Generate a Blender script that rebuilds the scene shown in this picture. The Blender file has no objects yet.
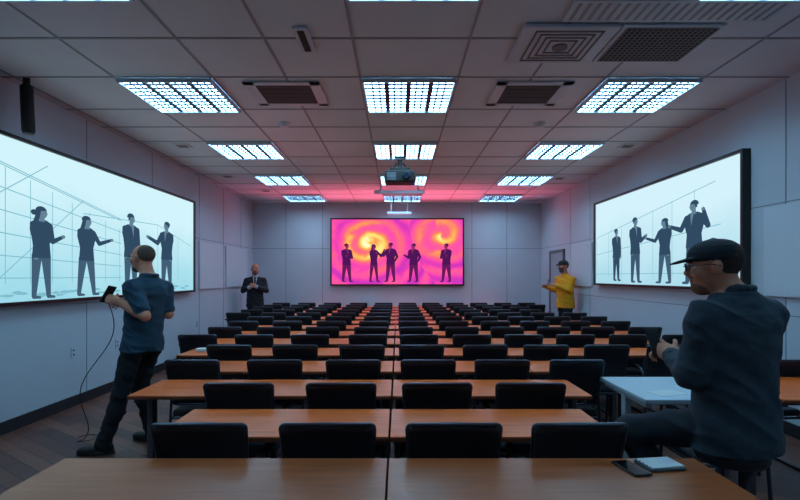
import bpy, bmesh, math, random
import numpy as np
from mathutils import Vector, Matrix, noise
random.seed(4)
S = bpy.context.scene
COL = S.collection
try:
    S.view_settings.view_transform = 'Standard'
except Exception:
    pass
# ------------------------------------------------------------------ materials
MATS = {}
def mat(name, col, rough=0.6, metal=0.0, emi=None, es=0.0, bump=0.0, bscale=40.0, var=0.0, vscale=6.0, spec=None, stretch=None):
    if name in MATS: return MATS[name]
    m = bpy.data.materials.new(name); m.use_nodes = True
    nt = m.node_tree; b = nt.nodes['Principled BSDF']
    b.inputs['Base Color'].default_value = (*col, 1)
    b.inputs['Roughness'].default_value = rough
    b.inputs['Metallic'].default_value = metal
    if spec is not None: b.inputs['Specular IOR Level'].default_value = spec
    if emi:
        b.inputs['Emission Color'].default_value = (*emi, 1); b.inputs['Emission Strength'].default_value = es
    if bump or var:
        tc = nt.nodes.new('ShaderNodeTexCoord')
        mp = nt.nodes.new('ShaderNodeMapping')
        if stretch: mp.inputs['Scale'].default_value = stretch
        nt.links.new(tc.outputs['Object'], mp.inputs['Vector'])
    if bump:
        n = nt.nodes.new('ShaderNodeTexNoise'); n.inputs['Scale'].default_value = bscale; n.inputs['Detail'].default_value = 3
        bp = nt.nodes.new('ShaderNodeBump'); bp.inputs['Strength'].default_value = bump; bp.inputs['Distance'].default_value = 0.02
        nt.links.new(mp.outputs[0], n.inputs['Vector']); nt.links.new(n.outputs['Fac'], bp.inputs['Height'])
        nt.links.new(bp.outputs[0], b.inputs['Normal'])
    if var:
        n = nt.nodes.new('ShaderNodeTexNoise'); n.inputs['Scale'].default_value = vscale; n.inputs['Detail'].default_value = 4
        r = nt.nodes.new('ShaderNodeValToRGB')
        r.color_ramp.elements[0].position = 0.3; r.color_ramp.elements[1].position = 0.7
        r.color_ramp.elements[0].color = (*[c*(1-var) for c in col], 1)
        r.color_ramp.elements[1].color = (*[min(1, c*(1+var)) for c in col], 1)
        nt.links.new(mp.outputs[0], n.inputs['Vector']); nt.links.new(n.outputs['Fac'], r.inputs['Fac'])
        nt.links.new(r.outputs['Color'], b.inputs['Base Color'])
    MATS[name] = m
    return m
def emat(name, col, s=1.0):
    if name in MATS: return MATS[name]
    m = bpy.data.materials.new(name); m.use_nodes = True
    nt = m.node_tree; nt.nodes.clear()
    o = nt.nodes.new('ShaderNodeOutputMaterial'); e = nt.nodes.new('ShaderNodeEmission')
    e.inputs[0].default_value = (*col, 1); e.inputs[1].default_value = s
    nt.links.new(e.outputs[0], o.inputs[0])
    MATS[name] = m
    return m
def srgb(r, g, b):
    f = lambda c: ((c/255+0.055)/1.055)**2.4 if c/255 > 0.04045 else c/255/12.92
    return (f(r), f(g), f(b))

# ------------------------------------------------------------------ mesh builder
class MB:
    def __init__(s): s.v=[]; s.f=[]; s.m=[]; s.mats=[]; s.sm=[]
    def mi(s, m):
        if m not in s.mats: s.mats.append(m)
        return s.mats.index(m)
    def add(s, vs, fs, m, smooth=False, M=None):
        o = len(s.v)
        for p in vs:
            p = Vector(p)
            if M is not None: p = M @ p
            s.v.append(tuple(p))
        k = s.mi(m)
        for f in fs:
            s.f.append([o+i for i in f]); s.m.append(k); s.sm.append(smooth)
    def box(s, lo, hi, m, M=None):
        x0,y0,z0 = lo; x1,y1,z1 = hi
        vs = [(x0,y0,z0),(x1,y0,z0),(x1,y1,z0),(x0,y1,z0),(x0,y0,z1),(x1,y0,z1),(x1,y1,z1),(x0,y1,z1)]
        s.add(vs, [(0,3,2,1),(4,5,6,7),(0,1,5,4),(1,2,6,5),(2,3,7,6),(3,0,4,7)], m, False, M)
    def rbox(s, lo, hi, m, r=0.01, seg=2, M=None):
        bm = bmesh.new(); bmesh.ops.create_cube(bm, size=1)
        for v in bm.verts:
            v.co = Vector([ (lo[i]+hi[i])/2 + v.co[i]*(hi[i]-lo[i]) for i in range(3)])
        r = min(r, 0.49*min(hi[i]-lo[i] for i in range(3)))
        bmesh.ops.bevel(bm, geom=bm.edges[:], offset=r, segments=seg, affect='EDGES', profile=0.5)
        bm.verts.index_update()
        s.add([v.co[:] for v in bm.verts], [[v.index for v in f.verts] for f in bm.faces], m, False, M)
        bm.free()
    def tube(s, pts, r, m, seg=10, M=None, radii=None):
        pts = [Vector(p) for p in pts]; n = len(pts); vs=[]; fs=[]
        up = None
        for i,p in enumerate(pts):
            d = (pts[min(i+1,n-1)]-pts[max(i-1,0)]).normalized()
            if up is None:
                up = Vector((0,0,1)) if abs(d.z) < 0.9 else Vector((1,0,0))
            a = d.cross(up).normalized(); b2 = a.cross(d).normalized(); up = b2
            rr = radii[i] if radii else r
            for k in range(seg):
                t = 2*math.pi*k/seg
                vs.append(p + a*math.cos(t)*rr + b2*math.sin(t)*rr)
        for i in range(n-1):
            for k in range(seg):
                k2=(k+1)%seg
                fs.append((i*seg+k, i*seg+k2, (i+1)*seg+k2, (i+1)*seg+k))
        s.add(vs, fs, m, True, M)
        s.add(vs[:seg], [list(range(seg))[::-1]], m, False, M)
        s.add(vs[-seg:], [list(range(seg))], m, False, M)
    def obj(s, name, parent=None, loc=(0,0,0), rot=(0,0,0)):
        me = bpy.data.meshes.new(name); me.from_pydata(s.v, [], s.f)
        for m in s.mats: me.materials.append(m)
        me.polygons.foreach_set('material_index', s.m); me.polygons.foreach_set('use_smooth', s.sm)
        me.update()
        o = bpy.data.objects.new(name, me); COL.objects.link(o)
        o.location = loc; o.rotation_euler = rot
        if parent: o.parent = parent
        return o
def empty(name, loc=(0,0,0), rot=(0,0,0)):
    e = bpy.data.objects.new(name, None); COL.objects.link(e); e.location = loc; e.rotation_euler = rot
    e.empty_display_size = 0.1
    return e

# ------------------------------------------------------------------ room
XL, XR, YB, YF, ZC = -3.74, 3.69, 12.9, -2.0, 3.38
M_wall = mat('wall_paint', srgb(184,194,206), 0.75, bump=0.04, bscale=60, var=0.03, vscale=1.2)
M_wall2 = mat('wall_panel_paint', srgb(194,204,214), 0.7, bump=0.03, bscale=60)
M_joint = mat('wall_joint', srgb(126,136,150), 0.8)
M_ceil = mat('ceiling_tile', srgb(202,210,220), 0.9, bump=0.25, bscale=220, var=0.04, vscale=2)
M_tbar = mat('ceiling_bar', srgb(138,142,154), 0.6)
M_base = mat('baseboard_dark', srgb(34,34,42), 0.5)

def floor_mat():
    m = bpy.data.materials.new('floor_planks'); m.use_nodes = True; nt = m.node_tree
    b = nt.nodes['Principled BSDF']; tc = nt.nodes.new('ShaderNodeTexCoord')
    mp = nt.nodes.new('ShaderNodeMapping'); mp.inputs['Rotation'].default_value = (0,0,math.radians(35))
    br = nt.nodes.new('ShaderNodeTexBrick')
    br.inputs['Scale'].default_value = 1.0; br.inputs['Brick Width'].default_value = 0.8; br.inputs['Row Height'].default_value = 0.13
    br.inputs['Mortar Size'].default_value = 0.004
    br.inputs['Color1'].default_value = (*srgb(142,88,70),1); br.inputs['Color2'].default_value = (*srgb(88,54,48),1)
    br.inputs['Mortar'].default_value = (*srgb(30,22,26),1)
    n = nt.nodes.new('ShaderNodeTexNoise'); n.inputs['Scale'].default_value = 9; n.inputs['Detail'].default_value = 6
    mx = nt.nodes.new('ShaderNodeMixRGB'); mx.blend_type='MULTIPLY'; mx.inputs[0].default_value=0.35
    nt.links.new(tc.outputs['Object'], mp.inputs[0]); nt.links.new(mp.outputs[0], br.inputs[0]); nt.links.new(mp.outputs[0], n.inputs[0])
    nt.links.new(br.outputs[0], mx.inputs[1]); nt.links.new(n.outputs['Color'], mx.inputs[2]); nt.links.new(mx.outputs[0], b.inputs['Base Color'])
    b.inputs['Roughness'].default_value = 0.38
    return m
def room_box(name, lo, hi, m):
    b = MB(); b.box(lo, hi, m); return b.obj(name)
room_box('floor', (XL-.1,YF-.1,-.1), (XR+.1,YB+.1,0), floor_mat())
room_box('ceiling', (XL-.1,YF-.1,ZC), (XR+.1,YB+.1,ZC+.1), M_ceil)
room_box('wall_left', (XL-.1,YF-.1,0), (XL,YB+.1,ZC), M_wall)
room_box('wall_right', (XR,YF-.1,0), (XR+.1,YB+.1,ZC), M_wall)
room_box('wall_back', (XL,YB,0), (XR,YB+.1,ZC), M_wall)
room_box('wall_front', (XL,YF-.1,0), (XR,YF,ZC), M_wall)
room_box('baseboard_left', (XL,YF,0), (XL+.015,YB,.12), M_base)
room_box('baseboard_right', (XR-.015,YF,0), (XR,10.9,.12), M_base)
room_box('baseboard_back', (XL,YB-.015,0), (XR,YB,.12), M_base)
b = MB()
for y in [1.2,3.6,6.0,7.6,9.4,10.7,11.9]:
    b.box((XL,y,.12),(XL+.004,y+.010,ZC),M_joint)
b.box((XL,YF,2.2),(XL+.004,YB,2.21),M_joint)
b.obj('trim_1')
b = MB()
for y in [1.2,3.2,4.75,9.6,10.7]:
    b.box((XR-.004,y,.12),(XR,y+.010,ZC),M_joint)
b.box((XR-.004,YF,1.12),(XR,10.9,1.13),M_joint)
b.box((XR-.004,YF,2.2),(XR,YB,2.21),M_joint)
b.obj('trim_2')
b = MB()
for x in [-2.9,-1.95,1.9,2.8]:
    b.box((x,YB-.004,.12),(x+.014,YB,ZC),M_joint)
b.box((XL,YB-.004,2.2),(-1.76,YB,2.214),M_joint); b.box((1.72,YB-.004,2.2),(XR,YB,2.214),M_joint)
b.obj('trim_3')
def acoustic(y0,y1,z0,z1,side):
    b = MB()
    if side<0: b.rbox((XL+.001,y0,z0),(XL+.035,y1,z1),M_wall2,.006)
    elif side>0: b.rbox((XR-.035,y0,z0),(XR-.001,y1,z1),M_wall2,.006)
    return b.obj('acoustic_panel')
acoustic(9.35,10.6,1.25,2.15,-1); acoustic(10.8,12.3,1.25,2.15,-1)
acoustic(3.2,5.0,1.30,2.18,1); acoustic(9.45,10.6,1.3,2.15,1)

# ceiling grid
b = MB()
xs = [-3.62,-2.685,-1.755,-1.06,-.36,.57,1.27,1.97,2.9]
for x in xs: b.box((x-.010,YF,ZC-.006),(x+.010,YB,ZC),M_tbar)
ys = []
for base in [4.75,7.0,9.25,11.5]:
    ys += [base-.03, base+.88, base+1.55]
ys += [3.95,3.37,2.47,1.7,.9,.1,-.7,-1.5]
for y in ys:
    if y < YB: b.box((XL,y-.010,ZC-.0065),(XR,y+.010,ZC),M_tbar)
b.obj('trim_ceiling_grid')

# troffers
M_lightp = emat('light_panel', (0.34,0.72,1.0), 19.0)
M_louv = mat('louvre_metal', srgb(30,46,66), 0.5, 0.3)
M_wht = mat('white_metal', srgb(184,196,210), 0.5)
def troffer_mesh():
    b = MB(); w=.43
    b.box((-w,-w,-.012),(w,w,-.002),M_lightp)
    for a,c in [((-w-.02,-w-.02,-.04),(w+.02,-w,-.001)),((-w-.02,w,-.04),(w+.02,w+.02,-.001)),((-w-.02,-w,-.04),(-w,w,-.001)),((w,-w,-.04),(w+.02,w,-.001))]:
        b.box(a,c,M_wht)
    for i in range(1,4):
        x=-w+2*w*i/4; b.box((x-.022,-w,-.026),(x+.022,w,-.013),M_louv)
    for i in range(1,9):
        y=-w+2*w*i/9; b.box((-w,y-.014,-.024),(w,y+.014,-.014),M_louv)
    for i in range(4):
        for j in (-1,1):
            x=-w+2*w*(i+.5)/4+j*.034; b.box((x-.007,-w,-.022),(x+.007,w,-.015),M_louv)
    return b
tm = troffer_mesh().obj('ceiling_light', loc=(.105,5.18,ZC-.006))
for x in [-2.22,.105,2.435]:
    for y in [2.9,5.18,7.42,9.67,11.92]:
        if (x,y)==(.105,5.18): continue
        o = bpy.data.objects.new('ceiling_light', tm.data); COL.objects.link(o); o.location=(x,y,ZC-.006)
for x in [-2.22,2.435]:
    o = bpy.data.objects.new('ceiling_light', tm.data); COL.objects.link(o); o.location=(x,.4,ZC-.006)

# return-air vents
M_dark = mat('vent_dark', srgb(22,22,26), 0.8)
M_slat = mat('vent_slat', srgb(104,100,104), 0.6)
def vent(cx,cy,w,d,name='ceiling_vent'):
    b = MB()
    b.box((-w/2,-d/2,-.006),(w/2,d/2,0),M_wht)
    for a,c in [((-w/2,-d/2,-.014),(w/2,-d/2+.07,-.006)),((-w/2,d/2-.07,-.014),(w/2,d/2,-.006)),((-w/2,-d/2,-.014),(-w/2+.10,d/2,-.006)),((w/2-.10,-d/2,-.014),(w/2,d/2,-.006))]:
        b.box(a,c,M_wht)
    b.box((-w/2+.10,-d/2+.07,-.009),(w/2-.10,d/2-.07,-.0065),M_dark)
    n=14
    for i in range(n):
        y=-d/2+.07+(d-.14)*(i+.5)/n
        b.box((-w/2+.10,y-.006,-.013),(w/2-.10,y+.004,-.009),M_slat)
    return b.obj(name, loc=(cx,cy,ZC-.0065))
vent(-1.13,5.14,.74,.66); vent(1.33,5.14,.74,.66)
b = MB()
b.rbox((-.36,-.32,-.03),(.36,.32,0),M_wht,.01)
for i in range(4):
    r=.26-i*.05
    for a,c in [((-r,-r,-.036),(r,-r+.014,-.028)),((-r,r-.014,-.036),(r,r,-.028)),((-r,-r,-.036),(-r+.014,r,-.028)),((r-.014,-r,-.036),(r,r,-.028))]:
        b.box(a,c,M_slat)
b.tube([(0,0,-.028),(0,0,-.045)],.06,M_slat,20)
b.obj('air_conditioner_diffuser', loc=(1.30,4.02,ZC-.0065))
b = MB()
b.rbox((-.38,-.32,-.02),(.38,.32,0),M_wht,.008)
b.box((-.34,-.28,-.022),(.34,.28,-.0205),M_dark)
for i in range(18):
    x=-.34+.68*i/17; b.box((x-.006,-.28,-.028),(x+.006,.28,-.022),M_slat)
for i in range(14):
    y=-.28+.56*i/13; b.box((-.34,y-.004,-.027),(.34,y+.004,-.022),M_slat)
b.obj('return_air_grille', loc=(2.06,4.02,ZC-.0065))
b = MB()
b.box((-.75,-.14,-.014),(.75,.14,0),M_wht)
for i in range(22):
    x=-.7+1.4*i/21; b.box((x-.012,-.11,-.017),(x+.012,.11,-.014),M_tbar)
b.obj('linear_air_grille', loc=(1.95,3.52,ZC-.0065))
b = MB(); b.rbox((-.06,-.2,-.02),(.06,.2,0),M_wht,.006); b.box((-.025,-.17,-.026),(.025,.17,-.019),M_dark); b.obj('slot_diffuser', loc=(-.74,3.95,ZC-.0065))
def smoke(x,y):
    b = MB(); b.tube([(0,0,0),(0,0,-.02),(0,0,-.045),(0,0,-.05)],.06,M_wht,20,radii=[.07,.07,.05,.03]); b.obj('smoke_detector', loc=(x,y,ZC-.0001))
smoke(-1.4,6.15); smoke(1.74,6.15)
for x,y in [(-3.1,7.2),(3.3,7.2),(-3.2,9.4),(3.1,9.6),(-2.9,11)]:
    b = MB(); b.rbox((-.11,-.11,-.012),(.11,.11,0),M_wht,.004); b.box((-.07,-.07,-.016),(.07,.07,-.011),M_slat); b.obj('ceiling_speaker', loc=(x,y,ZC-.0001))

# projector
M_blk = mat('black_plastic', srgb(24,24,28), 0.45)
M_blk2 = mat('black_matte', srgb(14,14,17), 0.7)
M_lens = mat('lens_glass', srgb(40,50,80), 0.08, 0.3)
e = empty('ceiling_projector', (.03,7.9,0))
b = MB(); b.rbox((-.23,-.17,2.96),(.23,.17,3.14),M_blk2,.02,3)
for i in range(6): b.box((-.20,-.174,2.99+i*.02),(-.06,-.169,2.998+i*.02),M_tbar)
b.obj('body', e)
b = MB(); b.tube([(.1,-.16,3.05),(.1,-.21,3.05),(.1,-.22,3.05)],.055,M_blk,20,radii=[.06,.055,.05]); b.tube([(.1,-.219,3.05),(.1,-.224,3.05)],.04,M_lens,20); b.obj('lens', e)
b = MB(); b.tube([(0,0,3.12),(0,0,ZC)],.035,M_blk2,12); b.rbox((-.15,-.1,3.14),(.15,.1,3.20),M_blk2,.01); b.rbox((-.09,-.09,ZC-.03),(.09,.09,ZC),M_blk2,.008)
b.tube([(-.18,0,3.13),(-.05,0,3.28)],.014,M_blk2); b.tube([(.18,0,3.13),(.05,0,3.28)],.014,M_blk2); b.obj('mount', e)
b = MB(); b.rbox((-.52,-.05,3.2),(.52,.05,3.27),M_wht,.015); b.box((-.4,-.01,3.27),(-.37,.01,ZC),M_wht); b.box((.37,-.01,3.27),(.4,.01,ZC),M_wht); b.obj('projection_screen_housing', loc=(.03,10.35,0))
b = MB(); b.rbox((-.3,-.05,3.02),(.3,.05,3.09),M_wht,.015); b.tube([(-.2,0,3.08),(-.2,0,ZC)],.01,M_wht); b.tube([(.2,0,3.08),(.2,0,ZC)],.01,M_wht); b.obj('hanging_soundbar', loc=(.03,12.4,0))
b = MB(); b.tube([(0,0,0),(0,0,-.06),(0,0,-.08),(.02,.0,-.5),(.02,0,-.53)],.07,M_blk2,20,radii=[.03,.03,.055,.055,.045]); b.obj('hanging_column_speaker', loc=(-3.53,4.75,ZC))

# ------------------------------------------------------------------ screens
M_frame = mat('screen_frame', srgb(16,17,20), 0.4)
def screen_image_mat(name, c1, c2, s):
    m = bpy.data.materials.new(name); m.use_nodes=True; nt=m.node_tree; nt.nodes.clear()
    o=nt.nodes.new('ShaderNodeOutputMaterial'); e=nt.nodes.new('ShaderNodeEmission'); tc=nt.nodes.new('ShaderNodeTexCoord')
    sp=nt.nodes.new('ShaderNodeSeparateXYZ'); mr=nt.nodes.new('ShaderNodeMapRange'); mr.inputs[1].default_value=-.8; mr.inputs[2].default_value=.8
    n=nt.nodes.new('ShaderNodeTexNoise'); n.inputs['Scale'].default_value=1.3
    ad=nt.nodes.new('ShaderNodeMath'); ad.operation='MULTIPLY_ADD'; ad.inputs[1].default_value=.5
    r=nt.nodes.new('ShaderNodeValToRGB'); r.color_ramp.elements[0].color=(*c1,1); r.color_ramp.elements[1].color=(*c2,1)
    r.color_ramp.elements[0].position=.2; r.color_ramp.elements[1].position=1.0
    nt.links.new(tc.outputs['Object'],sp.inputs[0]); nt.links.new(tc.outputs['Object'],n.inputs[0]); nt.links.new(sp.outputs[2],mr.inputs[0])
    nt.links.new(n.outputs['Fac'],ad.inputs[0]); nt.links.new(mr.outputs[0],ad.inputs[2]); nt.links.new(ad.outputs[0],r.inputs[0])
    nt.links.new(r.outputs[0],e.inputs[0]); e.inputs[1].default_value=s; nt.links.new(e.outputs[0],o.inputs[0])
    return m
def swirl_mat():
    m = bpy.data.materials.new('swirl_image'); m.use_nodes=True; nt=m.node_tree; nt.nodes.clear(); L=nt.links.new
    N=nt.nodes.new
    def math_(op,a=None,b=None,c=None):
        n=N('ShaderNodeMath'); n.operation=op
        for i,x in enumerate((a,b,c)):
            if x is None: continue
            if isinstance(x,(int,float)): n.inputs[i].default_value=x
            else: L(x,n.inputs[i])
        return n.outputs[0]
    o=N('ShaderNodeOutputMaterial'); e=N('ShaderNodeEmission'); tc=N('ShaderNodeTexCoord')
    nz=N('ShaderNodeTexNoise'); nz.inputs['Scale'].default_value=1.5; nz.inputs['Detail'].default_value=3; nz.inputs['Distortion'].default_value=.8
    L(tc.outputs['Object'],nz.inputs[0])
    sp=N('ShaderNodeSeparateXYZ'); L(tc.outputs['Object'],sp.inputs[0])
    rs=[]
    for cx,cz,sg in [(-.72,.20,1.0),(1.12,.42,-1.0)]:
        dx=math_('SUBTRACT',sp.outputs[0],cx); dz=math_('SUBTRACT',sp.outputs[2],cz)
        r=math_('SQRT',math_('ADD',math_('MULTIPLY',dx,dx),math_('MULTIPLY',math_('MULTIPLY',dz,dz),1.5)))
        a=math_('MULTIPLY',math_('ARCTAN2',dz,dx),sg)
        ph=math_('ADD',math_('MULTIPLY',r,13.0),math_('ADD',a,math_('MULTIPLY',nz.outputs['Fac'],6.5)))
        w=math_('MULTIPLY_ADD',math_('SINE',ph),.5,.5)
        g=math_('MAXIMUM',math_('SUBTRACT',1.0,math_('MULTIPLY',r,.95)),0.0)
        rs.append((w,g,r))
    sel=math_('LESS_THAN',rs[0][2],math_('MULTIPLY',rs[1][2],1.4))
    w=math_('ADD',math_('MULTIPLY',rs[0][0],sel),math_('MULTIPLY',rs[1][0],math_('SUBTRACT',1.0,sel)))
    g=math_('MAXIMUM',rs[0][1],math_('MULTIPLY',rs[1][1],.70))
    v=math_('ADD',math_('MULTIPLY',w,.36),math_('MULTIPLY',g,.70))
    v=math_('ADD',v,math_('MULTIPLY',math_('SUBTRACT',nz.outputs['Fac'],.5),.30))
    cr=N('ShaderNodeValToRGB'); el=cr.color_ramp.elements
    el[0].position=0; el[0].color=(*srgb(196,52,178),1); el[1].position=1; el[1].color=(*srgb(255,248,200),1)
    for p,c in [(.20,(235,66,168)),(.38,(252,86,150)),(.52,(255,104,118)),(.66,(255,150,84)),(.82,(255,214,110))]:
        x=el.new(p); x.color=(*srgb(*c),1)
    L(v,cr.inputs[0]); L(cr.outputs[0],e.inputs[0]); e.inputs[1].default_value=1.15; L(e.outputs[0],o.inputs[0])
    return m
class Pic:
    def __init__(s): s.b=MB(); s.n=0
    def poly(s, pts, m):
        s.n+=1; y=-.002-.0002*s.n
        s.b.add([(p[0],y,p[1]) for p in pts],[list(range(len(pts)))],m)
    def limb(s,a,c,ra,rc,m):
        a=Vector(a);c=Vector(c);d=(c-a); L=d.length
        if L<1e-6: return
        d/=L; ang=math.atan2(d.y,d.x); pts=[]
        for i in range(7):
            t=ang+math.pi/2+math.pi*i/6; pts.append((a.x+ra*math.cos(t),a.y+ra*math.sin(t)))
        for i in range(7):
            t=ang-math.pi/2+math.pi*i/6; pts.append((c.x+rc*math.cos(t),c.y+rc*math.sin(t)))
        s.poly(pts,m)
def figure(P,u,base,H,f,kind,mc,mp,ms,armA,armB,spread=.05,ws=1.0):
    T=lambda p:(u+p[0]*H*f*ws,base+p[1]*H)
    q=lambda pts,m:P.poly([T(p) for p in pts],m)
    def limb(a,c,ra,rc,m):
        a=Vector(a);c=Vector(c);d=c-a; ang=math.atan2(d.y,d.x); pts=[]
        for i in range(7):
            t=ang+math.pi/2+math.pi*i/6; pts.append((a.x+ra*math.cos(t),a.y+ra*math.sin(t)))
        for i in range(7):
            t=ang-math.pi/2+math.pi*i/6; pts.append((c.x+rc*math.cos(t),c.y+rc*math.sin(t)))
        q(pts,m)
    def disc(c,rx,ry,m,n=18): q([(c[0]+rx*math.cos(2*math.pi*i/n),c[1]+ry*math.sin(2*math.pi*i/n)) for i in range(n)],m)
    nar = .85 if kind!='man' else 1
    for sx,top in ((-1,-.045),(1,.045)):
        limb((top,.47),(top+sx*spread*.5,.26),.062*nar,.045*nar,mp)
        limb((top+sx*spread*.5,.26),(top+sx*spread,.03),.045*nar,.028*nar,mp)
        limb((top+sx*spread,.018),(top+sx*spread+.06,.012),.02,.014,mp)
    a=armB; sh=(-.10*nar,.80)
    limb(sh,(sh[0]+a[0],sh[1]+a[1]),.038*nar,.032*nar,mc)
    limb((sh[0]+a[0],sh[1]+a[1]),(sh[0]+a[2],sh[1]+a[3]),.032*nar,.022*nar,mc)
    disc((sh[0]+a[2],sh[1]+a[3]),.024,.02,ms)
    q([(-.05,.86),(.05,.86),(.135*nar,.82),(.14*nar,.74),(.10*nar,.60),(.115*nar,.44),(-.115*nar,.44),(-.10*nar,.60),(-.14*nar,.74),(-.135*nar,.82)],mc)
    if kind=='man': q([(.0,.86),(.05,.855),(.04,.70)],ms)
    q([(-.03,.84),(.035,.84),(.03,.90),(-.025,.90)],ms)
    disc((.012,.935),.046,.060,ms)
    q([(.05,.94),(.068,.925),(.05,.92)],ms)
    q([(-.04+.06*math.cos(t)+.035,.955+.052*math.sin(t)) for t in [i*math.pi/8+.2 for i in range(9)]],mc)
    if kind=='man': q([(-.045,.96),(-.01,.97),(-.015,.93),(-.045,.91)],mc)
    else:
        q([(-.05,.97),(-.005,.97),(-.02,.88),(-.06,.80),(-.09,.82),(-.065,.9)],mc)
        if kind=='bun': disc((-.075,.93),.035,.03,mc)
    a=armA; sh=(.10*nar,.80)
    limb(sh,(sh[0]+a[0],sh[1]+a[1]),.038*nar,.032*nar,mc)
    limb((sh[0]+a[0],sh[1]+a[1]),(sh[0]+a[2],sh[1]+a[3]),.032*nar,.022*nar,mc)
    disc((sh[0]+a[2],sh[1]+a[3]),.024,.02,ms)
def wall_screen(name,loc,rotz,w,h,img,pic):
    e=empty(name,loc,(0,0,rotz)); t=.035
    b=MB()
    b.box((-w/2,.006,-h/2),(w/2,.06,h/2),M_frame)
    for a,c in [((-w/2-t,-.03,-h/2-t),(w/2+t,.06,-h/2)),((-w/2-t,-.03,h/2),(w/2+t,.06,h/2+t)),((-w/2-t,-.03,-h/2),(-w/2,.06,h/2)),((w/2,-.03,-h/2),(w/2+t,.06,h/2))]:
        b.box(a,c,M_frame)
    b.obj('frame',e)
    b=MB(); b.add([(-w/2,0,-h/2),(w/2,0,-h/2),(w/2,0,h/2),(-w/2,0,h/2)],[(0,1,2,3)],img); b.obj('display_panel',e)
    pic.b.obj('displayed_figures',e)
    return e
cA=emat('pic_suit',srgb(48,74,98)); cB=emat('pic_trouser',srgb(66,94,118)); cS=emat('pic_skin',srgb(98,130,150)); cC=emat('pic_line',srgb(128,188,206)); cD=emat('pic_suit2',srgb(60,88,112))
down=(.02,-.19,.03,-.36); bent=(.03,-.17,.15,-.10); out=(.08,-.13,.26,-.06); up=(.11,-.12,.2,.06); cross=(.04,-.17,-.10,-.12); hip=(-.07,-.15,.0,-.28)
imgL=screen_image_mat('left_image',srgb(152,216,232),srgb(210,244,252),1.0)
P=Pic(); yc=6.44; zc=2.03; w,h=5.08,1.56
def lnL(a,c,r=.005): P.limb(a,c,r,r,cC)
for k in range(9):
    x=-2.4+k*.32; top=.62-.11*k*.6
    lnL((x,-.6),(x,top))
for k in range(6):
    lnL((-2.4,-.55+.23*k),(.2,-.55+.15*k))
lnL((-2.4,-.1),(-1.2,.62)); lnL((-1.9,-.6),(-.6,.35)); lnL((-2.4,.62),(.2,.22))
lnL((-.6,.2),(1.2,.25)); lnL((.4,.25),(.4,-.6)); lnL((1.2,.25),(1.2,-.6)); lnL((1.9,.1),(1.9,-.6)); lnL((1.2,.25),(2.4,.0))
for k in range(30):
    x=random.uniform(-2.4,2.3); z=random.uniform(-.74,-.68); P.poly([(x+random.uniform(.03,.12)*math.cos(t),z+.015*math.sin(t)) for t in [i*math.pi/4 for i in range(8)]],cC)
figure(P,5.14-yc,1.27-zc,.94,1,'bun',cA,cB,cS,bent,down,.03,1.5)
figure(P,5.88-yc,1.27-zc,.93,1,'woman',cA,cB,cS,out,bent,.05,1.6)
figure(P,6.85-yc,1.29-zc,1.06,1,'man',cA,cB,cS,down,down,.02,1.5)
figure(P,7.9-yc,1.29-zc,1.06,-1,'man',cA,cB,cS,out,down,.03,1.6)
wall_screen('wall_display',(XL+.062,yc,zc),math.pi/2,w,h,imgL,P)
imgR=screen_image_mat('right_image',srgb(164,216,232),srgb(212,242,252),1.0)
P=Pic(); yc=7.215; zc=2.085; w,h=3.91,1.43
for k in range(7): lnL((-1.9+.5*k,-.6),(-1.9+.5*k,.1+.06*k))
lnL((-1.9,.1),(1.5,.5)); lnL((-1.9,-.2),(1.6,.0)); lnL((-1.9,-.55),(1.9,-.55))
U=lambda d:-(d-yc)
figure(P,U(8.3),1.42-zc,.86,1,'man',cA,cA,cS,down,down,.02,1.4)
figure(P,U(7.63),1.40-zc,.99,1,'man',cA,cD,cS,bent,down,.03,1.4)
figure(P,U(6.78),1.40-zc,.88,-1,'woman',cA,cB,cS,out,down,.04,1.7)
figure(P,U(6.1),1.40-zc,1.02,-1,'man',cA,cD,cS,out,(-.08,-.12,-.02,.08),.05,1.5)
wall_screen('wall_display',(XR-.062,yc,zc),-math.pi/2,w,h,imgR,P)
P=Pic(); zc=2.12
pa=emat('pic_violet',srgb(78,22,88)); pb=emat('pic_violet2',srgb(98,28,88)); pc=emat('pic_violet_skin',srgb(140,48,96))
for u,H,f,aA,aB,k in [(-1.30,.98,1,cross,down,'man'),(-.60,.96,1,up,down,'woman'),(-.17,1.0,-1,out,hip,'man'),(.42,.98,-1,bent,hip,'man'),(1.26,.98,-1,cross,down,'man')]:
    figure(P,u,1.35-zc,H,f,k,pa,pb,pc,aA,aB,.05,1.0)
wall_screen('wall_display',(-.02,YB-.062,zc),0,3.36,1.66,swirl_mat(),P)

# door on right wall
M_door=mat('door_paint',srgb(150,160,170),.5); M_doorf=mat('door_frame',srgb(90,95,104),.5); M_steel=mat('steel',srgb(170,172,178),.3,.9)
e=empty('door_1',(XR,11.55,0))
b=MB(); b.rbox((-.03,-.45,.005),(-.002,.45,2.03),M_door,.004); b.obj('leaf',e)
b=MB(); b.box((-.045,-.52,0),(-.001,-.45,2.1),M_doorf); b.box((-.045,.45,0),(-.001,.52,2.1),M_doorf); b.box((-.045,-.45,2.03),(-.001,.45,2.1),M_doorf); b.obj('frame',e)
b=MB(); b.tube([(-.03,-.37,1.02),(-.08,-.37,1.02),(-.08,-.25,1.02)],.01,M_steel); b.obj('handle',e)
for y,z in [(5.75,.62),(6.65,.6),(9.3,.6)]:
    b=MB(); b.rbox((0,-.04,-.06),(.012,.04,.06),M_wht,.004); b.box((.012,-.012,.015),(.014,.012,.035),M_dark); b.box((.012,-.012,-.035),(.014,.012,-.015),M_dark)
    b.obj('wall_outlet',loc=(XL+.001,y,z))

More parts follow.
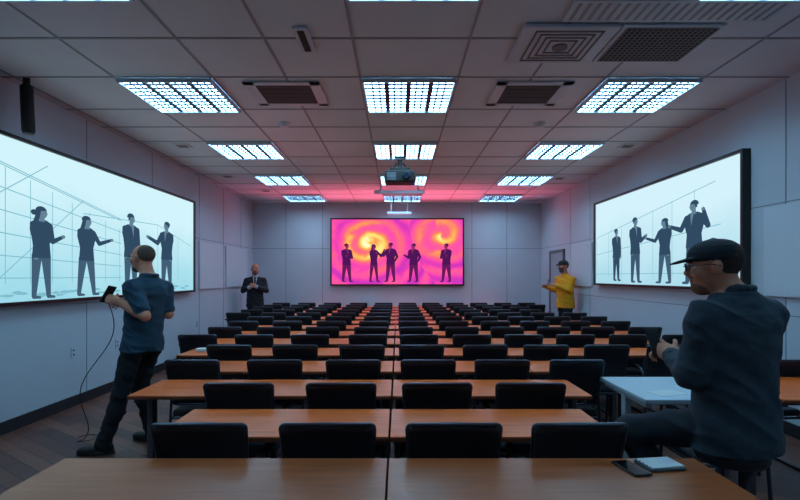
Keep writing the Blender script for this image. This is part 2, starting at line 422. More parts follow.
# ------------------------------------------------------------------ furniture
def wood(name,c1,c2,rough=.35):
    m=bpy.data.materials.new(name); m.use_nodes=True; nt=m.node_tree; b=nt.nodes['Principled BSDF']
    tc=nt.nodes.new('ShaderNodeTexCoord'); mp=nt.nodes.new('ShaderNodeMapping'); mp.inputs['Scale'].default_value=(1.2,14,14)
    n=nt.nodes.new('ShaderNodeTexNoise'); n.inputs['Scale'].default_value=2.2; n.inputs['Detail'].default_value=6; n.inputs['Distortion'].default_value=.6
    r=nt.nodes.new('ShaderNodeValToRGB'); r.color_ramp.elements[0].position=.3; r.color_ramp.elements[1].position=.72
    r.color_ramp.elements[0].color=(*c1,1); r.color_ramp.elements[1].color=(*c2,1)
    nt.links.new(tc.outputs['Object'],mp.inputs[0]); nt.links.new(mp.outputs[0],n.inputs[0]); nt.links.new(n.outputs['Fac'],r.inputs[0]); nt.links.new(r.outputs[0],b.inputs['Base Color'])
    b.inputs['Roughness'].default_value=rough
    return m
M_wood=wood('table_wood',srgb(206,84,26),srgb(238,112,42),.38)
M_desk=wood('desk_wood',srgb(150,74,38),srgb(174,92,50),.34)
M_edge=mat('table_edge',srgb(116,54,28),.5)
M_fab=mat('chair_mesh',srgb(28,31,40),.5,bump=.2,bscale=300)
M_tubem=mat('chair_tube',srgb(70,74,86),.3,.7)
M_leg=mat('table_leg',srgb(90,88,96),.4,.5)
def chair_mesh():
    b=MB()
    w,h,r,nx,nz=.40,.35,.018,16,8; z0=.52
    Y=lambda x,z:-.9*x*x+.04-.10*((z-z0)/h)+.02*math.sin(math.pi*(z-z0)/h)
    TX=lambda x,z:x*(.90+.10*(z-z0)/h)
    vs=[];fs=[]
    for side in (0,1):
        for i in range(nx+1):
            x=-w/2*math.cos(math.pi*i/nx)
            ex=max(0,abs(x)-(w/2-r)); dr=r-math.sqrt(max(0,r*r-ex*ex))
            for j in range(nz+1):
                za=z0+dr; zb=z0+h-dr; z=za+(zb-za)*j/nz
                vs.append((TX(x,z),Y(x,z)+(.018 if side else 0),z))
    n1=(nx+1)*(nz+1); I=lambda s,i,j:s*n1+i*(nz+1)+j
    for i in range(nx):
        for j in range(nz):
            fs.append((I(0,i,j),I(0,i+1,j),I(0,i+1,j+1),I(0,i,j+1))); fs.append((I(1,i,j),I(1,i,j+1),I(1,i+1,j+1),I(1,i+1,j)))
        fs.append((I(0,i,nz),I(0,i+1,nz),I(1,i+1,nz),I(1,i,nz))); fs.append((I(0,i,0),I(1,i,0),I(1,i+1,0),I(0,i+1,0)))
    for j in range(nz):
        fs.append((I(0,0,j),I(0,0,j+1),I(1,0,j+1),I(1,0,j))); fs.append((I(0,nx,j),I(1,nx,j),I(1,nx,j+1),I(0,nx,j+1)))
    b.add(vs,fs,M_fab,True)
    pts=[]
    for (cx,cz,a0) in [(w/2-r,z0+h-r,0),(-w/2+r,z0+h-r,90),(-w/2+r,z0+r,180),(w/2-r,z0+r,270)]:
        for k in range(4):
            a=math.radians(a0+30*k); x=cx+r*math.cos(a); z=cz+r*math.sin(a)
            pts.append((TX(x,z),Y(x,z)+.009,z))
    pts.append(pts[0]); b.tube(pts,.009,M_tubem,6)
    b.rbox((-.20,.03,.42),(.20,.45,.475),M_fab,.022,3)
    for s in (-1,1):
        b.tube([(s*.195,-.05,.012),(s*.195,-.02,.30),(s*.195,.01,.55),(s*.17,-.01,.70)],.011,M_tubem,8)
        b.tube([(s*.195,.43,.012),(s*.2,.39,.45),(s*.205,.35,.62),(s*.205,.30,.645),(s*.205,.03,.645),(s*.19,-.0,.58)],.011,M_tubem,8)
        b.rbox((s*.205-.022,.06,.645),(s*.205+.022,.31,.668),M_blk,.01)
        b.tube([(s*.195,-.05,.012),(s*.195,.43,.012)],.012,M_tubem,8)
        b.tube([(s*.195,.0,.42),(s*.195,.42,.42)],.011,M_tubem,8)
    b.tube([(-.195,.41,.40),(.195,.41,.40)],.01,M_tubem,8)
    b.tube([(-.195,.0,.42),(.195,.0,.42)],.01,M_tubem,8)
    return b
chair0=None
def chair(x,y,rz=0):
    global chair0
    if chair0 is None:
        chair0=chair_mesh().obj('conference_chair',loc=(x,y,0)); o=chair0
    else:
        o=bpy.data.objects.new('conference_chair',chair0.data); COL.objects.link(o); o.location=(x,y,0)
    o.rotation_euler=(0,0,rz+math.radians(random.uniform(-1.5,1.5)))
def table(x0,x1,y0,y1,top=M_wood,edge=M_edge,leg=M_leg,name='seminar_table',zt=.75,th=.026):
    b=MB(); cx=(x0+x1)/2; cy=(y0+y1)/2; w=(x1-x0)/2; d=(y1-y0)/2
    b.rbox((-w,-d,zt-th),(w,d,zt-.004),edge,.004,1)
    b.rbox((-w+.001,-d+.001,zt-.008),(w-.001,d-.001,zt),top,.002,1)
    for s in (-1,1):
        x=s*(w-.04)
        b.rbox((x-.022,-.03,.03),(x+.022,.03,zt-th),leg,.006,1)
        b.rbox((x-.025,-d+.03,.0),(x+.025,d-.03,.03),leg,.008,1)
        b.rbox((x-.02,-d+.04,zt-th-.03),(x+.02,d-.04,zt-th),leg,.004,1)
    b.box((-w+.05,d*.5-.01,zt-th-.05),(w-.05,d*.5+.01,zt-th),leg)
    return b.obj(name,loc=(cx,cy,0))
LC=[-.33,-.93,-1.53,-2.13,-2.73]; RC=[.22,.78,1.34,1.90,2.46,3.02]
nL={1:2,2:2,3:3,4:3,5:4,6:4,7:4,8:4}; nR={1:2,2:2,3:3,4:5,10:5,11:5}
for k in range(1,14):
    y=2.2+.8*(k-1); ty0,ty1=y+.13,y+.62
    if k==1:
        for x in (-.845,-.30,.237,.77): chair(x,y)
        table(-1.15,-.045,ty0,ty1); table(-.037,1.03,ty0,ty1); continue
    nl=nL.get(k,5); nr=nR.get(k,6)
    for x in LC[:nl]: chair(x+random.uniform(-.01,.01),y)
    for x in RC[:nr]: chair(x+random.uniform(-.01,.01),y)
    xs_=[-.042]; i=0
    while i<nl:
        j=min(i+2,nl); xs_.append(LC[j-1]-.30); i=j
    if k==2: xs_[-1]=-1.70
    if k==4: xs_[-1]=-2.1
    for a,c in zip(xs_[:-1],xs_[1:]): table(c+.002,a-.002,ty0,ty1)
    xs_=[-.036]; i=0
    while i<nr:
        j=min(i+2,nr); xs_.append(RC[j-1]+(.28 if j<6 else .18)); i=j
    if k==2: xs_[-1]=1.22
    for a,c in zip(xs_[:-1],xs_[1:]): table(a+.002,c-.002,ty0,ty1)
M_white=mat('white_laminate',srgb(160,182,200),.3); M_wedge=mat('white_edge',srgb(150,158,168),.4); M_wleg=mat('white_leg',srgb(170,176,184),.4)
table(1.50,2.28,3.03,3.72,M_white,M_wedge,M_wleg,'white_table',.75,.03)
table(2.34,3.6,3.03,3.72)
chair(1.90,2.84); chair(2.9,3.8)
table(-1.37,-.043,1.36,2.06,M_desk,M_edge,M_leg,'front_desk',.75,.035)
table(-.038,1.22,1.36,2.06,M_desk,M_edge,M_leg,'front_desk',.75,.035)
M_paper=mat('paper',srgb(205,212,216),.7); M_cov=mat('notebook_cover',srgb(70,90,100),.5)
b=MB(); b.rbox((-.075,-.055,0),(.075,.055,.012),M_cov,.003,1); b.box((-.07,-.05,.0121),(.072,.052,.016),M_paper)
for i in range(5): b.tube([(-.07,-.045+.022*i,.012),(-.07,-.045+.022*i,.019)],.003,M_steel,6)
b.obj('notebook',loc=(1.03,1.97,.7505),rot=(0,0,.15))
M_gl=mat('phone_glass',srgb(20,24,32),.1)
b=MB(); b.rbox((-.038,-.075,0),(.038,.075,.009),M_blk,.004,2); b.rbox((-.034,-.07,.0085),(.034,.07,.0098),M_gl,.0005,1)
b.obj('smartphone',loc=(.905,1.94,.7505),rot=(0,0,.2))
b=MB(); b.box((-.10,-.07,0),(.10,.07,.002),M_paper); b.obj('paper_sheet',loc=(1.72,3.2,.7505),rot=(0,0,.3))
b=MB(); b.rbox((-.1,-.05,0),(.1,.05,.03),M_paper,.006); b.obj('tissue_box',loc=(-1.9,4.98,.7505))

# ------------------------------------------------------------------ people (implicit surfaces meshed as one continuous body)
def V(*a): return np.array(a,dtype=np.float64)
def V3(t): 
    t=tuple(t); return np.array(t if len(t)==3 else t+(0,),dtype=np.float64)
def nrm(v): v=np.asarray(v,float); return v/np.linalg.norm(v)
class Fig:
    def __init__(s): s.p=[]
    def cap(s,a,c,ra,rb,lab,k=.02,sub=False): s.p.append(('c',np.asarray(a,float),np.asarray(c,float),ra,rb,lab,k,sub))
    def ell(s,c,R,r,lab,k=.02,sub=False): s.p.append(('e',np.asarray(c,float),R,np.asarray(r,float),None,lab,k,sub))
    def loft(s,o,R,prof,lab,k=.02,sub=False): s.p.append(('l',np.asarray(o,float),R,np.asarray(prof,float),None,lab,k,sub))
    @staticmethod
    def ev(p,P):
        if p[0]=='c':
            a,c,ra,rb=p[1:5]; d=c-a; L=max(d@d,1e-12); q=P-a
            t=np.clip((q@d)/L,0,1); return np.linalg.norm(q-t[...,None]*d,axis=-1)-(ra+(rb-ra)*t)
        if p[0]=='e':
            q=(P-p[1])@p[2]; r=p[3]; k0=np.linalg.norm(q/r,axis=-1); k1=np.linalg.norm(q/(r*r),axis=-1)+1e-9
            return k0*(k0-1)/k1
        q=(P-p[1])@p[2]; pr=p[3]; t=q[...,2]
        w=np.interp(t,pr[:,0],pr[:,1]); d=np.interp(t,pr[:,0],pr[:,2]); off=np.interp(t,pr[:,0],pr[:,3]) if pr.shape[1]>3 else 0
        rad=(np.sqrt((q[...,0]/w)**2+((q[...,1]-off)/d)**2)-1)*np.minimum(w,d)
        return np.maximum(rad,np.maximum(pr[0,0]-t,t-pr[-1,0]))
    @staticmethod
    def bb(p):
        if p[0]=='c':
            r=max(p[3],p[4]); return np.minimum(p[1],p[2])-r,np.maximum(p[1],p[2])+r
        if p[0]=='e':
            e=np.abs(p[2])@p[3]; return p[1]-e,p[1]+e
        pr=p[3]; w=pr[:,1].max(); d=pr[:,2].max()+ (abs(pr[:,3]).max() if pr.shape[1]>3 else 0)
        cs=[p[1]+p[2]@np.array([x,y,z]) for x in(-w,w) for y in (-d,d) for z in (pr[0,0],pr[-1,0])]
        cs=np.array(cs); return cs.min(0),cs.max(0)
    def build(s,name,mats,h,parent,rule=None,floor=True):
        lo=np.min([s.bb(p)[0] for p in s.p],0)-4*h; hi=np.max([s.bb(p)[1] for p in s.p],0)+4*h
        n=np.ceil((hi-lo)/h).astype(int)+1
        ax=[lo[i]+h*np.arange(n[i]) for i in range(3)]
        F=np.full(n,.3,dtype=np.float32)
        for p in s.p:
            a,c=s.bb(p); pad=p[6]+3*h
            i0=np.maximum(((a-pad-lo)/h).astype(int),0); i1=np.minimum(((c+pad-lo)/h).astype(int)+2,n)
            sl=tuple(slice(i0[i],i1[i]) for i in range(3))
            g=np.stack(np.meshgrid(*[ax[i][sl[i]] for i in range(3)],indexing='ij'),-1)
            d=s.ev(p,g); f=F[sl]; k=p[6]
            if p[7]:
                d=-d; hh=np.maximum(k-np.abs(f-d),0)/k; F[sl]=np.maximum(f,d)+hh*hh*k*.25
            else:
                hh=np.maximum(k-np.abs(f-d),0)/k; F[sl]=np.minimum(f,d)-hh*hh*k*.25
        if floor: F=np.maximum(F,(.001-ax[2])[None,None,:])
        ins=F<0; cnt=np.zeros(n-1,dtype=np.uint8)
        for o in np.ndindex(2,2,2):
            cnt+=ins[o[0]:n[0]-1+o[0],o[1]:n[1]-1+o[1],o[2]:n[2]-1+o[2]]
        act=(cnt>0)&(cnt<8); idx=np.argwhere(act); vid=-np.ones(act.shape,dtype=np.int64); vid[act]=np.arange(len(idx))
        acc=np.zeros((len(idx),3)); num=np.zeros(len(idx))
        for axx in range(3):
            for o in np.ndindex(2,2,2):
                if o[axx]: continue
                o=np.array(o); o2=o.copy(); o2[axx]=1
                f1=F[tuple((idx+o).T)].astype(float); f2=F[tuple((idx+o2).T)].astype(float)
                m=(f1<0)!=(f2<0); t=np.where(m,f1/np.where(m,f1-f2,1),0)
                acc+=m[:,None]*(o+t[:,None]*(o2-o)); num+=m
        vs=lo+h*(idx+acc/num[:,None])
        quads=[]
        for axx in range(3):
            a=[slice(1,None)]*3; c=[slice(1,None)]*3
            a[axx]=slice(0,-1); c[axx]=slice(1,None)
            A=ins[tuple(a)]; B=ins[tuple(c)]; e=np.argwhere(A!=B)
            if not len(e): continue
            sgn=A[tuple(e.T)]; base=e+1; base[:,axx]=e[:,axx]
            u,v=[(1,2),(2,0),(0,1)][axx]
            keep=(base<np.array(act.shape)).all(1); base=base[keep]; sgn=sgn[keep]
            def cell(du,dv):
                q=base.copy(); q[:,u]-=du; q[:,v]-=dv; return vid[tuple(q.T)]
            Q=np.stack([cell(1,1),cell(0,1),cell(0,0),cell(1,0)],1)
            Q[~sgn]=Q[~sgn][:,::-1]; quads.append(Q)
        Q=np.concatenate(quads); Q=Q[(Q>=0).all(1)]
        C=vs[Q].mean(1)
        labs=sorted(set(p[5] for p in s.p if not p[7])|set(mats.keys())); best=np.full(len(C),9.); lab=np.zeros(len(C),dtype=int)
        for p in s.p:
            if p[7]: continue
            d=s.ev(p,C); m=d<best; best[m]=d[m]; lab[m]=labs.index(p[5])
        # cloth folds: displace garment vertices along the surface normal
        N=np.cross(vs[Q[:,2]]-vs[Q[:,0]],vs[Q[:,3]]-vs[Q[:,1]]); VN=np.zeros_like(vs); cl=np.zeros(len(vs)); ct=np.zeros(len(vs))
        cloth=np.isin(lab,[labs.index(q) for q in ('top','pants') if q in labs]).astype(float)
        for j in range(4):
            np.add.at(VN,Q[:,j],N); np.add.at(cl,Q[:,j],cloth); np.add.at(ct,Q[:,j],1)
        VN/=np.linalg.norm(VN,axis=1)[:,None]+1e-12; cl=np.where(ct>0,cl/np.maximum(ct,1),0)
        amp=np.zeros(len(vs))
        for i in np.nonzero(cl>.99)[0]:
            x,y,z=vs[i]
            a=noise.noise(Vector((x*5+z*3,y*5-z*2,z*11+x*6)));  c2=noise.noise(Vector((x*9+7,y*9,z*20-x*9)))
            amp[i]=(1-abs(a)*2.6)*.008+.004*c2-.003
        vs=vs+VN*amp[:,None]
        if floor: vs[:,2]=np.maximum(vs[:,2],.001)
        if rule is not None: lab=rule(C,lab,labs)
        me=bpy.data.meshes.new(name); me.from_pydata(vs.tolist(),[],Q.tolist())
        for l in labs: me.materials.append(mats[l])
        me.polygons.foreach_set('material_index',lab.astype(np.int32)); me.polygons.foreach_set('use_smooth',np.ones(len(Q),dtype=bool)); me.update()
        o=bpy.data.objects.new(name,me); COL.objects.link(o); o.parent=parent
        return o
def frame(fwd,up=(0,0,1)):
    up=nrm(up); r=nrm(np.cross(fwd,up)); f=np.cross(up,r); return np.stack([r,f,up],1)
def add_head(F,c,fwd,up,neck,cap=False,hair='short',beard=0,sc=1.0):
    R=frame(fwd,up); c=np.asarray(c,float); W=lambda x,y,z:c+R@(np.array([x,y,z])*sc); e=lambda p,r,l,k=.02,sub=False:F.ell(W(*p),R,np.array(r)*sc,l,k,sub)
    F.cap(neck,W(0,-.025,-.05),.062,.056,'skin',.03)
    e((0,-.012,.03),(.075,.097,.087),'skin',.03)
    e((0,.028,-.03),(.060,.064,.084),'skin',.03)
    e((0,.058,-.095),(.028,.026,.022),'beard' if beard else 'skin',.03)
    if beard:
        e((0,.052,-.086),(.044,.044,.034),'beard',.012); e((0,.090,-.042),(.03,.012,.006),'beard',.006)
    if beard>1:
        for s in(-1,1): e((s*.053,.02,-.06),(.011,.032,.034),'beard',.01)
    for s in (-1,1):
        e((s*.038,.062,-.022),(.024,.024,.024),'skin',.02)
        e((s*.031,.099,.010),(.019,.012,.011),'skin',.008,True)
        e((s*.079,-.006,-.004),(.012,.020,.033),'skin',.008)
        e((s*.031,.079,.009),(.013,.013,.012),'eye',.002)
        e((s*.031,.089,.009),(.006,.005,.006),'iris',.002)
        e((s*.032,.091,.030),(.020,.006,.004),'hair',.004)
    e((0,.078,.024),(.048,.016,.011),'skin',.015)
    F.cap(W(0,.086,.012),W(0,.107,-.020),.008*sc,.013*sc,'skin',.012)
    e((0,.098,-.026),(.018,.012,.009),'skin',.008)
    e((0,.090,-.054),(.023,.010,.005),'lips',.005); e((0,.088,-.065),(.020,.010,.006),'lips',.005)
    if hair=='short': e((0,-.028,.036),(.079,.092,.086),'hair',.006)
    if hair=='buzz': e((0,-.036,.036),(.0775,.080,.079),'hair',.006)
    if cap:
        o=W(0,-.004,.034); R2=R
        F.loft(o,R2,[(0,.088*sc,.108*sc),(.035*sc,.086*sc,.104*sc),(.060*sc,.074*sc,.090*sc),(.078*sc,.052*sc,.065*sc),(.088*sc,.028,.034),(.092*sc,.010,.012)],'cap',.014)
        Rb=frame(R@np.array([0,1,-.22]),R@np.array([0,.22,1]))
        F.ell(W(0,.106,.038),Rb,np.array([.068,.070,.008])*sc,'cap',.008)
        e((0,-.004,.126),(.009,.009,.006),'cap',.004)
    return R,W
def add_hand(F,w,x,z,side,curl=.45,sc=1.0,tc=.3,k=.006):
    x=nrm(x); z=np.asarray(z,float); z=nrm(z-(z@x)*x); y=np.cross(z,x)*side; w=np.asarray(w,float)
    R=np.stack([x,y,z],1); W=lambda a,b,c:w+R@(np.array([a,b,c])*sc)
    F.cap(W(-.02,0,0),W(.02,0,0),.026*sc,.024*sc,'skin',.02)
    F.ell(W(.052,0,0),R,np.array([.052,.042,.015])*sc,'skin',.02)
    F.ell(W(.035,.022,-.008),R,np.array([.034,.018,.014])*sc,'skin',.015)
    for off,ls,rr,cc in [(.031,(.040,.025,.020),.0092,0),(.0105,(.045,.029,.021),.0094,.05),(-.010,(.041,.027,.020),.009,.1),(-.029,(.032,.020,.018),.008,.15)]:
        p=np.array([.088-abs(off-.01)*.25,off,0.]); a=(curl+cc)*.6
        for j,l in enumerate(ls):
            d=np.array([math.cos(a),off*.8*(1 if j==0 else .4),-math.sin(a)]); q=p+d*l
            r0=rr-.0007*j; F.cap(W(*p),W(*q),r0*sc,(r0-.0006)*sc,'skin',k); p=q; a+=curl+cc
    p=np.array([.022,.028,-.006])
    for d,l,r0 in [((.62,.66,-.35),.044,.0135),((.80,.38,-.35-tc),.032,.0108),((.82,.1,-.45-tc),.026,.0095)]:
        d=nrm(d); q=p+d*l; F.cap(W(*p),W(*q),r0*sc,(r0-.0015)*sc,'skin',k); p=q
def person(name,J,mats,h=.008,bulk=1.0,sleeve='long',hem=-.06,capf=False,hair='short',beard=0,rule=None,glasses=False,sc=1.0,hsc=1.0):
    F=Fig(); pel=V(*J['pelvis']); nk=V(*J['neck']); U=nrm(nk-pel); fw=V3(J['face']); R=frame(fw,U); r=R[:,0]; f=R[:,1]
    Lk=np.linalg.norm(nk-pel)/.56
    F.ell(pel+U*.01,R,[.165*sc,.112*sc,.12*sc],'pants',.03)
    for s,sd in ((-1,'L'),(1,'R')):
        hip=pel+r*s*.088*sc-U*.01; kn=V(*J['knee'+sd]); an=V(*J['ankle'+sd])
        F.ell(hip-f*.025-U*.035,R,[.078,.078,.085],'pants',.04)
        F.cap(hip,kn,.094*sc,.068*sc,'pants',.04); tv=nrm(V3(J['toe'+sd])); mid=kn+(an-kn)*.35-tv*.012
        F.cap(kn,mid,.068*sc,.066*sc,'pants',.03); F.cap(mid,an+(an-kn)*.02,.066*sc,.058*sc,'pants',.03)
        t=tv; Rs=frame(t); g=V(an[0],an[1],an[2]-.09)
        F.ell(g+t*.06+V(0,0,.035),Rs,[.046,.135,.040],'shoe',.01)
        F.ell(g+t*.135+V(0,0,.028),Rs,[.048,.07,.034],'shoe',.02)
        F.ell(g-t*.035+V(0,0,.045),Rs,[.038,.05,.055],'shoe',.02)
        F.loft(g+t*.055,Rs,[(0,.050,.152),(.022,.049,.150)],'sole',.004)
    b=bulk
    F.loft(pel,R,[(hem,.180*b,.140*b,0),(0,.176*b,.136*b,0),(.10*Lk,.168*b,.128*b,.006),(.2*Lk,.168*b,.124*b,.008),(.34*Lk,.182*b,.128*b,.006),(.43*Lk,.186*b,.120*b,-.004),(.49*Lk,.170*b,.102*b,-.012),(.535*Lk,.12*b,.080*b,-.016),(.57*Lk,.075,.066,-.014),(.60*Lk,.058,.056,-.008)],'top',.012)
    for s,sd in ((-1,'L'),(1,'R')):
        sh=nk-U*.082+r*s*.170*sc*(1+(b-1)*.5)-f*.008; el=V(*J['elbow'+sd]); wr=V(*J['wrist'+sd])
        F.cap(nk-U*.035+r*s*.05,sh+U*.004,.050,.054*b,'top',.06)
        if sleeve=='long':
            F.cap(sh,el,.063*b,.052*b,'top',.035); F.cap(el,wr,.052*b,.039*b,'top',.02)
            F.cap(wr,wr+nrm(wr-el)*.012,.0395*b,.038*b,'cuff',.004)
        else:
            F.cap(sh,sh+(el-sh)*.74,.063*b,.062*b,'top',.035); F.cap(sh,el,.048,.043,'skin',.006); F.cap(el,el+(wr-el)*.3,.043,.046,'skin',.015); F.cap(el+(wr-el)*.3,wr,.046,.029,'skin',.015)
        hs=J['hand'+sd]; add_hand(F,wr+nrm(wr-el)*.02,hs[0],hs[1],hs[2],hs[3],1.0)
    hc=V(*J['head']); hf=V(*J['hface'])
    for i in range(14):
        a=2*math.pi*i/14; a2=2*math.pi*(i+1)/14
        pt=lambda a:nk+U*(.028+.012*(-math.sin(a)))+r*math.cos(a)*.064+f*(math.sin(a)*.062-.006)
        F.cap(pt(a),pt(a2),.013,.013,'collar',.006)
    HR,HW=add_head(F,hc,hf,J.get('hup',(0,0,1)),nk-U*.02-f*.006,capf,hair,beard,hsc)
    root=empty(name,(0,0,0))
    rl=(lambda C,lab,labs:rule(C,lab,labs,pel,R,Lk,hc,HR)) if rule else None
    F.build('body',mats,h,root,rl)
    if glasses:
        b=MB()
        for s in(-1,1):
            pts=[HW(s*.033+.022*math.cos(t),.112-.004*abs(math.cos(t)),.006+.016*math.sin(t)) for t in [i*math.pi/8 for i in range(17)]]
            b.tube(pts,.0022,M_blk,6)
            b.tube([HW(s*.055,.108,.010),HW(s*.078,.09,.012),HW(s*.088,.02,.014),HW(s*.088,-.02,.004)],.0025,M_blk,6)
        b.tube([HW(-.011,.114,.01),HW(0,.117,.012),HW(.011,.114,.01)],.0025,M_blk,6)
        b.obj('eyeglasses',root)
    return root,HW
SK=mat('skin_light',srgb(196,128,102),.55,bump=.05,bscale=80,var=.10,vscale=14); EYE=mat('eye_white',srgb(215,212,208),.2); IR=mat('iris',srgb(40,30,25),.2); LIP=mat('lips',srgb(150,84,76),.5)
def pal(top,pants,shoe,hair,collar=None,cuff=None,cap=None,beard=None,skin=SK,**kw):
    d=dict(top=top,pants=pants,shoe=shoe,sole=MATS['black_matte'],hair=hair,collar=collar or top,cuff=cuff or top,skin=skin,eye=EYE,iris=IR,lips=LIP,cap=cap or hair,beard=beard or hair); d.update(kw); return d
M_teal=mat('polo_teal',srgb(30,62,82),.9,bump=.3,bscale=14,var=.12,vscale=6); M_navy=mat('jacket_navy',srgb(42,56,68),.9,bump=.5,bscale=12,var=.14,vscale=5)
M_pant=mat('trouser_black',srgb(18,20,28),.9,bump=.3,bscale=12); M_jean=mat('trouser_slate',srgb(24,30,42),.9,bump=.3,bscale=12)
M_shoe=mat('shoe_black',srgb(14,14,16),.4); M_hgrey=mat('hair_grey',srgb(88,70,62),.9,bump=.6,bscale=160); M_hbrown=mat('hair_brown',srgb(58,42,36),.9,bump=.6,bscale=160)
M_suit=mat('suit_dark',srgb(26,28,38),.85,bump=.3,bscale=12); M_shirt=mat('shirt_white',srgb(170,174,184),.7); M_tie=mat('tie',srgb(40,20,30),.6)
M_yel=mat('jacket_yellow',srgb(228,156,18),.8,bump=.4,bscale=12); M_cap=mat('cap_navy',srgb(20,28,40),.85,bump=.2,bscale=120); M_capd=mat('cap_dark',srgb(40,38,44),.85)

# --- man at the left wall screen
J=dict(pelvis=(-2.22,4.35,.93),neck=(-2.165,4.345,1.475),face=(-.93,.36),
 kneeL=(-2.36,4.26,.50),ankleL=(-2.49,4.22,.09),toeL=(-.97,-.15),kneeR=(-2.30,4.46,.50),ankleR=(-2.25,4.56,.09),toeR=(-.9,.3),
 elbowL=(-2.09,4.13,1.17),wristL=(-2.33,4.17,1.285),handL=((-.85,.25,.2),(-.2,-.75,.5),-1,.55),
 elbowR=(-2.06,4.49,1.16),wristR=(-2.33,4.42,1.24),handR=((-.9,-.3,.15),(0,.75,.5),1,.5),
 head=(-2.235,4.37,1.655),hface=(-.95,.25,-.06))
root,HW=person('man_in_polo',J,pal(M_teal,M_pant,M_shoe,M_hgrey,beard=M_hgrey),.006,1.04,'short',-.07,False,'buzz',1,None,True)
b=MB(); b.rbox((-.04,-.006,-.08),(.04,.006,.08),M_blk,.005,2); b.box((-.036,.0062,-.074),(.036,.0072,.074),M_gl)
b.obj('handheld_device',root,loc=(-2.455,4.235,1.345),rot=(.5,.2,1.2))
b=MB(); pts=[]
for i in range(40):
    t=i/39
    z=1.27*(1-t)**1.15+.01; x=-2.47-.42*t+.07*math.sin(t*9); y=4.26+.25*t+.05*math.sin(t*7)
    pts.append((x,y,z))
for i in range(24):
    a=i/23*4.5; pts.append((-2.89+.1*math.sin(a)+.03*i/23, 4.5+.10*(1-math.cos(a)), .01))
b.tube(pts,.004,M_blk,6); b.obj('headset_cable')

# --- seated man in cap, right foreground
J=dict(pelvis=(1.50,2.22,.86),neck=(1.49,2.21,1.41),face=(-.28,.96),
 kneeL=(1.15,2.49,.73),ankleL=(1.31,2.34,.355),toeL=(-.5,.86),kneeR=(1.62,2.46,.48),ankleR=(1.62,2.42,.09),toeR=(-.1,.99),
 elbowL=(1.275,2.18,1.07),wristL=(1.31,2.37,1.11),handL=((-.25,.75,.35),(-.75,-.25,.5),-1,.6),
 elbowR=(1.70,2.42,1.08),wristR=(1.47,2.56,1.10),handR=((-.9,.3,.1),(.1,.6,.6),1,.6),
 head=(1.412,2.235,1.540),hface=(-.88,.46,-.12),hup=(-.06,.02,1))
root,HW=person('man_in_cap',J,pal(M_navy,M_jean,M_shoe,M_hbrown,cap=M_cap,beard=mat('stubble',srgb(130,86,70),.8)),.0055,1.13,'long',-.12,True,'short',1,None,True)
b=MB(); b.rbox((-.036,-.005,-.075),(.036,.005,.075),M_blk,.004,2); b.obj('smartphone',root,loc=(1.275,2.48,1.17),rot=(-.4,0,.3))
b=MB(); b.tube([(0,0,.68),(0,0,.70),(0,0,.735),(0,0,.745)],.17,M_fab,28,radii=[.13,.145,.145,.13])
b.tube([(0,0,.03),(0,0,.68)],.025,M_steel,12); b.tube([(0,0,0),(0,0,.015),(0,0,.035)],.2,M_tubem,28,radii=[.18,.18,.04])
pts=[(.20*math.cos(i*math.pi/8),.20*math.sin(i*math.pi/8),.252) for i in range(17)]; b.tube(pts,.01,M_steel,8)
b.tube([(-.20,0,.252),(.20,0,.252)],.009,M_steel,8)
b.obj('tall_stool',loc=(1.48,2.22,0))

# --- suited man in the back-left corner
def rule_suit(C,lab,labs,pel,R,Lk,hc,HR):
    q=(C-pel)@R; lab=lab.copy(); t=labs.index('top')
    v=(lab==t)&(q[:,1]>0.03)&(q[:,2]>.28)&(np.abs(q[:,0])<(q[:,2]-.26)*.18)
    lab[v]=labs.index('shirt'); lab[v&(np.abs(q[:,0])<.022)]=labs.index('tie'); return lab
J=dict(pelvis=(-3.27,11.45,.93),neck=(-3.27,11.46,1.475),face=(.2,-.98),
 kneeL=(-3.16,11.42,.50),ankleL=(-3.14,11.45,.09),toeL=(.35,-.93),kneeR=(-3.38,11.44,.50),ankleR=(-3.41,11.47,.09),toeR=(-.15,-.98),
 elbowL=(-3.01,11.43,1.17),wristL=(-3.17,11.21,1.26),handL=((-.75,-.2,.35),(.2,-.8,.3),-1,.7),
 elbowR=(-3.52,11.38,1.17),wristR=(-3.34,11.20,1.24),handR=((.75,-.1,.35),(0,-.8,.3),1,.7),
 head=(-3.265,11.43,1.655),hface=(.25,-.95,-.1))
person('man_in_suit',J,pal(M_suit,M_suit,M_shoe,M_hgrey,collar=M_shirt,cuff=M_shirt,shirt=M_shirt,tie=M_tie,beard=M_hgrey),.008,1.10,'long',-.14,False,'none',2,rule_suit,False,hsc=1.08)

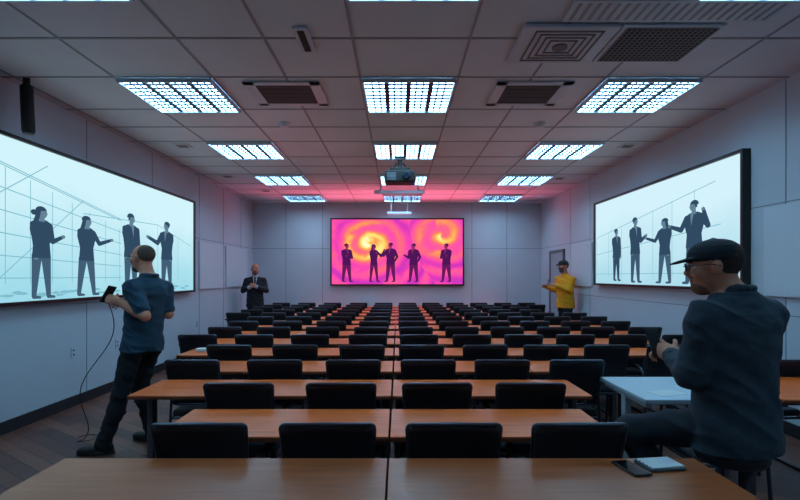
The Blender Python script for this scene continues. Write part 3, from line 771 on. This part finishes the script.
# --- person in yellow jacket, right wall
J=dict(pelvis=(3.40,10.15,.96),neck=(3.385,10.14,1.51),face=(-.88,-.48),
 kneeL=(3.40,10.05,.52),ankleL=(3.42,10.08,.09),toeL=(-.8,-.6),kneeR=(3.37,10.24,.52),ankleR=(3.41,10.28,.09),toeR=(-.95,-.1),
 elbowL=(3.42,9.96,1.21),wristL=(3.16,9.92,1.30),handL=((-.85,.2,.3),(0,-.75,.5),-1,.6),
 elbowR=(3.27,10.33,1.2),wristR=(3.04,10.18,1.27),handR=((-.85,-.3,.3),(0,.7,.5),1,.6),
 head=(3.345,10.13,1.69),hface=(-.9,-.4,-.1))
def rule_mask(C,lab,labs,pel,R,Lk,hc,HR):
    q=(C-hc)@HR; lab=lab.copy(); m=(q[:,2]<-.03)&(q[:,2]>-.13)&(q[:,1]>.03)&(np.abs(q[:,0])<.1)&(q[:,1]<.15); lab[m]=labs.index('mask'); return lab
root,HW=person('person_in_yellow_jacket',J,pal(M_yel,M_jean,M_shoe,M_hbrown,cap=M_capd,mask=mat('face_mask',srgb(90,84,92),.8)),.008,1.12,'long',-.10,True,'short',0,rule_mask,False,hsc=1.05)
b=MB(); b.rbox((-.036,-.005,-.075),(.036,.005,.075),M_blk,.004,2); b.obj('smartphone',root,loc=(3.0,10.0,1.37),rot=(.3,0,1.2))

# ------------------------------------------------------------------ lights
def spot(name,loc,tgt,col,pw,ang,blend=1,rad=.15):
    l=bpy.data.lights.new(name,'SPOT'); l.energy=pw; l.color=col; l.spot_size=math.radians(ang); l.spot_blend=blend; l.shadow_soft_size=rad
    o=bpy.data.objects.new(name,l); COL.objects.link(o); o.location=loc
    o.rotation_euler=(Vector(tgt)-Vector(loc)).to_track_quat('-Z','Y').to_euler()
for x in (-1.8,0.2,2.2):  # added spots, hidden behind the last row, to wash the ceiling pink
    spot('pink_fill_light',(x,12.65,.35),(x*.7,9.8,ZC),(1,.14,.24),620,95)
w=bpy.data.worlds.new('World'); S.world=w; w.use_nodes=True; w.node_tree.nodes['Background'].inputs[0].default_value=(.02,.025,.04,1); w.node_tree.nodes['Background'].inputs[1].default_value=.5

# ------------------------------------------------------------------ camera
cd=bpy.data.cameras.new('camera'); cd.lens=22.5; cd.sensor_width=36; cd.shift_y=.0325; cd.shift_x=.0025; cd.clip_start=.05
co=bpy.data.objects.new('camera',cd); COL.objects.link(co); co.location=(0,0,1.5); co.rotation_euler=(math.pi/2,0,0); S.camera=co
